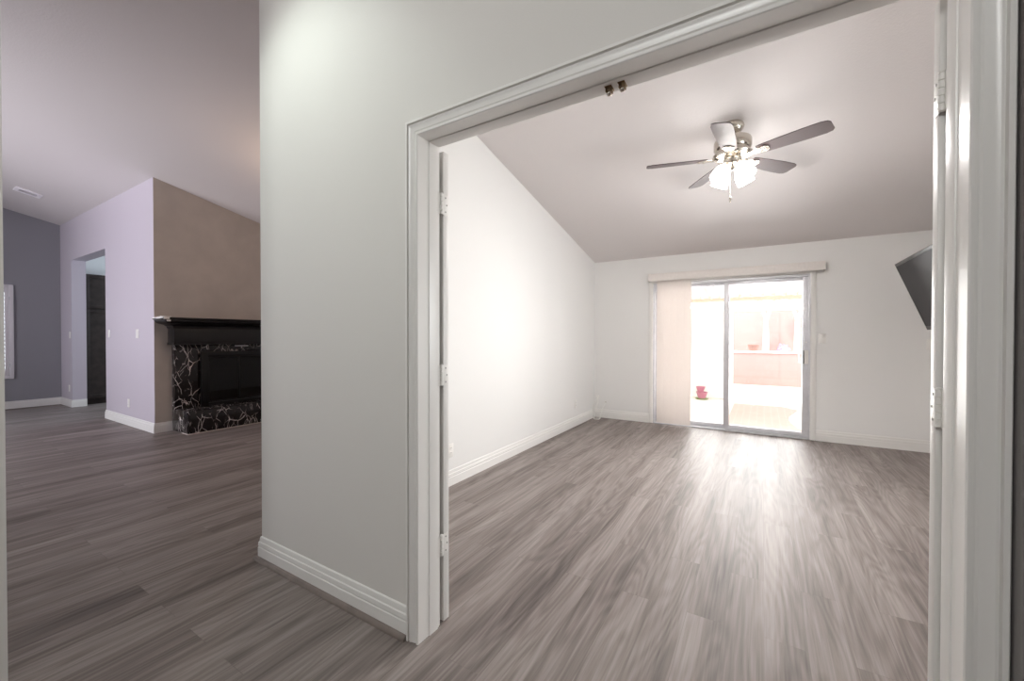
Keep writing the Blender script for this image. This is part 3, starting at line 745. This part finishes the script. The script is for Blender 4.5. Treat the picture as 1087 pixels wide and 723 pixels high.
# ------------------------------------------------------------------ ceiling register
vy0, vy1 = .105, .375; vx0_, vx1_ = -8.33, -8.105
sl2 = .004/(XC-(XD-.1))
zl = lambda x, y: zc(y) - (XC-x)*sl2
cv = Vector(((vx0_+vx1_)/2, (vy0+vy1)/2, 0)); cv.z = zl(cv.x, cv.y)
t = thing('air_register', 'white metal air register on the living room ceiling', 'vent', cv)
nx = Vector((1, 0, sl2)).normalized(); ny = Vector((0, 1, -SL)).normalized(); nz = nx.cross(ny)
VM = Matrix(((nx.x, ny.x, nz.x, cv.x), (nx.y, ny.y, nz.y, cv.y), (nx.z, ny.z, nz.z, cv.z), (0, 0, 0, 1)))
hw, hl = (vx1_-vx0_)/2, (vy1-vy0)/2
b = MB()
for q in ((-hw, -hw+.05, -hl, hl), (hw-.05, hw, -hl, hl), (-hw+.05, hw-.05, -hl, -hl+.045), (-hw+.05, hw-.05, hl-.045, hl)): b.box((q[0], q[2], -.012), (q[1], q[3], .001), .002)
b.bm.transform(VM); b.build('frame', M_vent, t)
b = MB().box((-hw+.05, -hl+.045, -.002), (hw-.05, hl-.045, .0)); b.bm.transform(VM); plabel(b.build('throat', M_ventin, t), 'dark opening')
for i in range(6):
    u = -hw+.06+i*(2*hw-.12)/5
    b = MB().mbox(Matrix.Translation((u, 0, -.007)) @ Matrix.Rotation(R(40), 4, 'Y'), (.016, 2*hl-.09, .002)); b.bm.transform(VM); b.build('slat', M_vent, t)

# ------------------------------------------------------------------ outside the patio door
struct('ground', MB().box((-14, YB+.14, -.25), (16, 30, -.06)), M_soil, smooth=0)
pv_ = MB(); pv_.prism([(-6, YB+.14), (8, YB+.14), (8, 10.6), (-6, 10.6)], 'z', -.059, -.050)
struct('patio_slab', pv_, M_conc, smooth=0)
bp_ = MB(); arc = [(1.62+.45*(1-math.cos(R(a)))-.10, 5.4+2.45*math.sin(R(a)) if False else 5.15+2.7*a/90) for a in range(0, 91, 10)]
edge = [(1.72-.20*math.sin(math.pi*k/10)**2 if k < 10 else 1.50, 5.07+2.70*k/10) for k in range(11)]
bp_.prism([(.71, 5.07)] + edge + [(.71, 7.77)], 'z', -.055, -.046)
struct('patio_brick_panel', bp_, M_brick, smooth=0)
# raised bed
t = thing('retaining_wall', 'long low pinkish block wall holding the raised bed', 'wall', (1.2, 11.8, -.06))
MB().box((-5, 11.57, -.06), (8, 11.75, .801), .004).build('block_face', M_block, t)
plabel(MB().box((-5, 11.54, .800), (8, 11.78, .85), .008).build('cap_course', M_stucco, t), 'pale cap course')
struct('planter_bed', MB().box((-5, 11.755, -.06), (8, 13.0, .78)), M_soil, smooth=0)
o = MB().box((-6, 13.0, -.06), (9, 13.18, 2.02), .008).build('block_wall', M_block, None, (1.2, 13.1, -.06)); tag(o, 'tall pink block wall at the back of the yard', 'wall')
o = MB().box((-4, 8.30, -.05), (.65, 8.47, 1.84), .01).build('stucco_wall', M_stucco, None, (-1.6, 8.5, -.05)); tag(o, 'bright white stucco wall standing behind the red pots', 'wall')
# patio cover
t = thing('patio_cover', 'white ribbed metal patio roof on a tan beam', 'patio cover', (1.0, 9.4, -.05))
b = MB(); ribs = []
y0, z0, y1, z1 = YB+.145, 2.42, 9.45, 2.10
xs = -4.0; prof = []
while xs < 6.0:
    prof += [(xs, 0), (xs+.11, 0), (xs+.125, .04), (xs+.185, .04)]; xs += .20
A = [b.bm.verts.new((x, y0, z0+h)) for x, h in prof]; B = [b.bm.verts.new((x, y1, z1+h)) for x, h in prof]
A2 = [b.bm.verts.new((x, y0, z0+h+.012)) for x, h in prof]; B2 = [b.bm.verts.new((x, y1, z1+h+.012)) for x, h in prof]
for i in range(len(prof)-1):
    b.bm.faces.new((A[i], A[i+1], B[i+1], B[i])); b.bm.faces.new((A2[i], B2[i], B2[i+1], A2[i+1]))
    b.bm.faces.new((A[i], A2[i], A2[i+1], A[i+1])); b.bm.faces.new((B[i], B[i+1], B2[i+1], B2[i]))
b.build('roof_panel', M_roofpan, t, smooth=0)
plabel(MB().box((-4, 9.20, 2.035), (6, 9.30, 2.117), .004).build('beam', M_beam, t), 'tan beam')
for x in (-3.6, 3.4): MB().box((x-.045, 9.205, -.05), (x+.045, 9.295, 2.04), .004).build('post', M_beam, t)
# red pots in front of the white wall
def pot(name, label, cat, x, y, z, r, h, m, rim=.012, group=None):
    t = thing(name, label, cat, (x, y, z), group=group)
    pr = [(r*.62, 0), (r*.80, h*.35), (r*.95, h*.80), (r, h*.86), (r+rim*.6, h*.88), (r+rim*.6, h), (r-rim, h), (r-rim*1.6, h*.6), (.001, h*.55)]
    MB().lathe([(a, z+zz) for a, zz in pr], (x, y, 0), 28, cap=True).build('bowl', m, t)
    MB().lathe([(r-rim*1.3, z+h*.80), (r*.3, z+h*.86), (.002, z+h*.87)], (x, y, 0), 24, cap=False).build('soil', M_soil, t)
    return t
t = pot('red_pot', 'lower red glazed pot by the white wall, standing on the green tray', 'pot', .108, 8.03, -.028, .105, .13, M_red)
o = MB().lathe([(.10, 0), (.125, .012), (.125, .02), (.02, .02)], (.108, 8.03, -.049), 28).build('plant_tray', M_leaf, None, (.108, 8.03, -.05)); tag(o, 'green plant tray on the patio under the red pots', 'tray')
t = pot('red_bowl', 'upper red glazed bowl stacked above the red pot', 'pot', .083, 8.03, .100, .085, .11, M_red)
# terracotta pot and plants on the raised bed
t = pot('terracotta_pot', 'small terracotta pot standing on the low wall', 'pot', .955, 11.66, .851, .135, .18, M_terra)
rr = random.Random(3)
def leafclump(mb, c, spread, n, size, r_):
    for i in range(n):
        d = Vector((r_.gauss(0, 1), r_.gauss(0, 1), r_.gauss(0, .7))).normalized()*spread*r_.random()**.4
        p = Vector(c)+d; a = Vector((r_.uniform(-1, 1), r_.uniform(-1, 1), r_.uniform(-.6, .6))).normalized(); b_ = a.orthogonal().normalized()
        L_ = size*r_.uniform(.7, 1.3); w_ = L_*.32
        v = [mb.bm.verts.new(q) for q in (p, p+a*L_*.5+b_*w_, p+a*L_, p+a*L_*.5-b_*w_)]
        mb.bm.faces.new(v)
def tree(label, x, y, h, lean):
    t = thing('yard_tree', label, 'tree', (x, y, .78), group='trees by the pink wall')
    b = MB(); rr_ = random.Random(int(x*100))
    b.tube(smooth([(x, y, .76), (x+lean*.3, y, 1.2), (x+lean*.2, y, 1.55), (x+lean*.5, y, 1.75)], 5), [.085-.0025*i for i in range(16)], 10)
    tips = []
    for s_ in (-1, 1):
        tip = (x+lean*.5+s_*.16, y+.03*s_, 2.22); tips.append(tip)
        b.tube(smooth([(x+lean*.5, y, 1.72), (x+lean*.5+s_*.08, y, 1.95), tip], 5), [.05-.003*i for i in range(11)], 8)
    b.build('trunk', M_bark, t)
    f = MB()
    for tip in tips: leafclump(f, (tip[0], tip[1], 2.28), .15, 160, .05, rr_)
    f.build('foliage', M_leaf2, t, smooth=0)
tree('pale forked tree in the raised bed, nearer the small terracotta pot', 1.24, 12.28, 2.3, .03)
tree('pale forked tree in the raised bed, nearer the sliding door latch', 1.98, 12.55, 2.3, .02)
def shrub(name, label, x, y, m, n, sp):
    t = thing(name, label, 'plant', (x, y, .78)); f = MB(); q = random.Random(int(x*77)); leafclump(f, (x, y, .90), sp, n, .06, q); f.build('foliage', m, t, smooth=0)
    s_ = MB()
    for k in range(6):
        a = k*1.05; s_.tube([(x, y, .775), (x+.05*math.cos(a), y+.05*math.sin(a), .86), (x+.10*math.cos(a), y+.1*math.sin(a), .93)], .005, 5)
    s_.build('stem', M_leaf, t)
shrub('flowering_plant', 'low lilac flowering plant in the raised bed between the trees', 1.64, 12.1, M_lav2, 120, .15)
# hanging ornament under the patio beam
t = thing('hanging_ornament', 'small white hanging ornament under the patio beam', 'ornament', (.735, 9.16, 1.80))
MB().tube([(.735, 9.198, 2.06), (.735, 9.16, 2.02), (.735, 9.16, 1.93)], .003, 6).build('cord', M_beam, t)
b = MB()
for k in range(5):
    a = k*2*math.pi/5; b.tube([(.735+.03*math.cos(a), 9.16+.03*math.sin(a), 1.92), (.735+.03*math.cos(a), 9.16+.03*math.sin(a), 1.80)], .006, 8)
b.lathe([(.04, 1.92), (.045, 1.93), (.01, 1.945)], (.735, 9.16, 0), 16); b.build('chimes', M_plate, t)
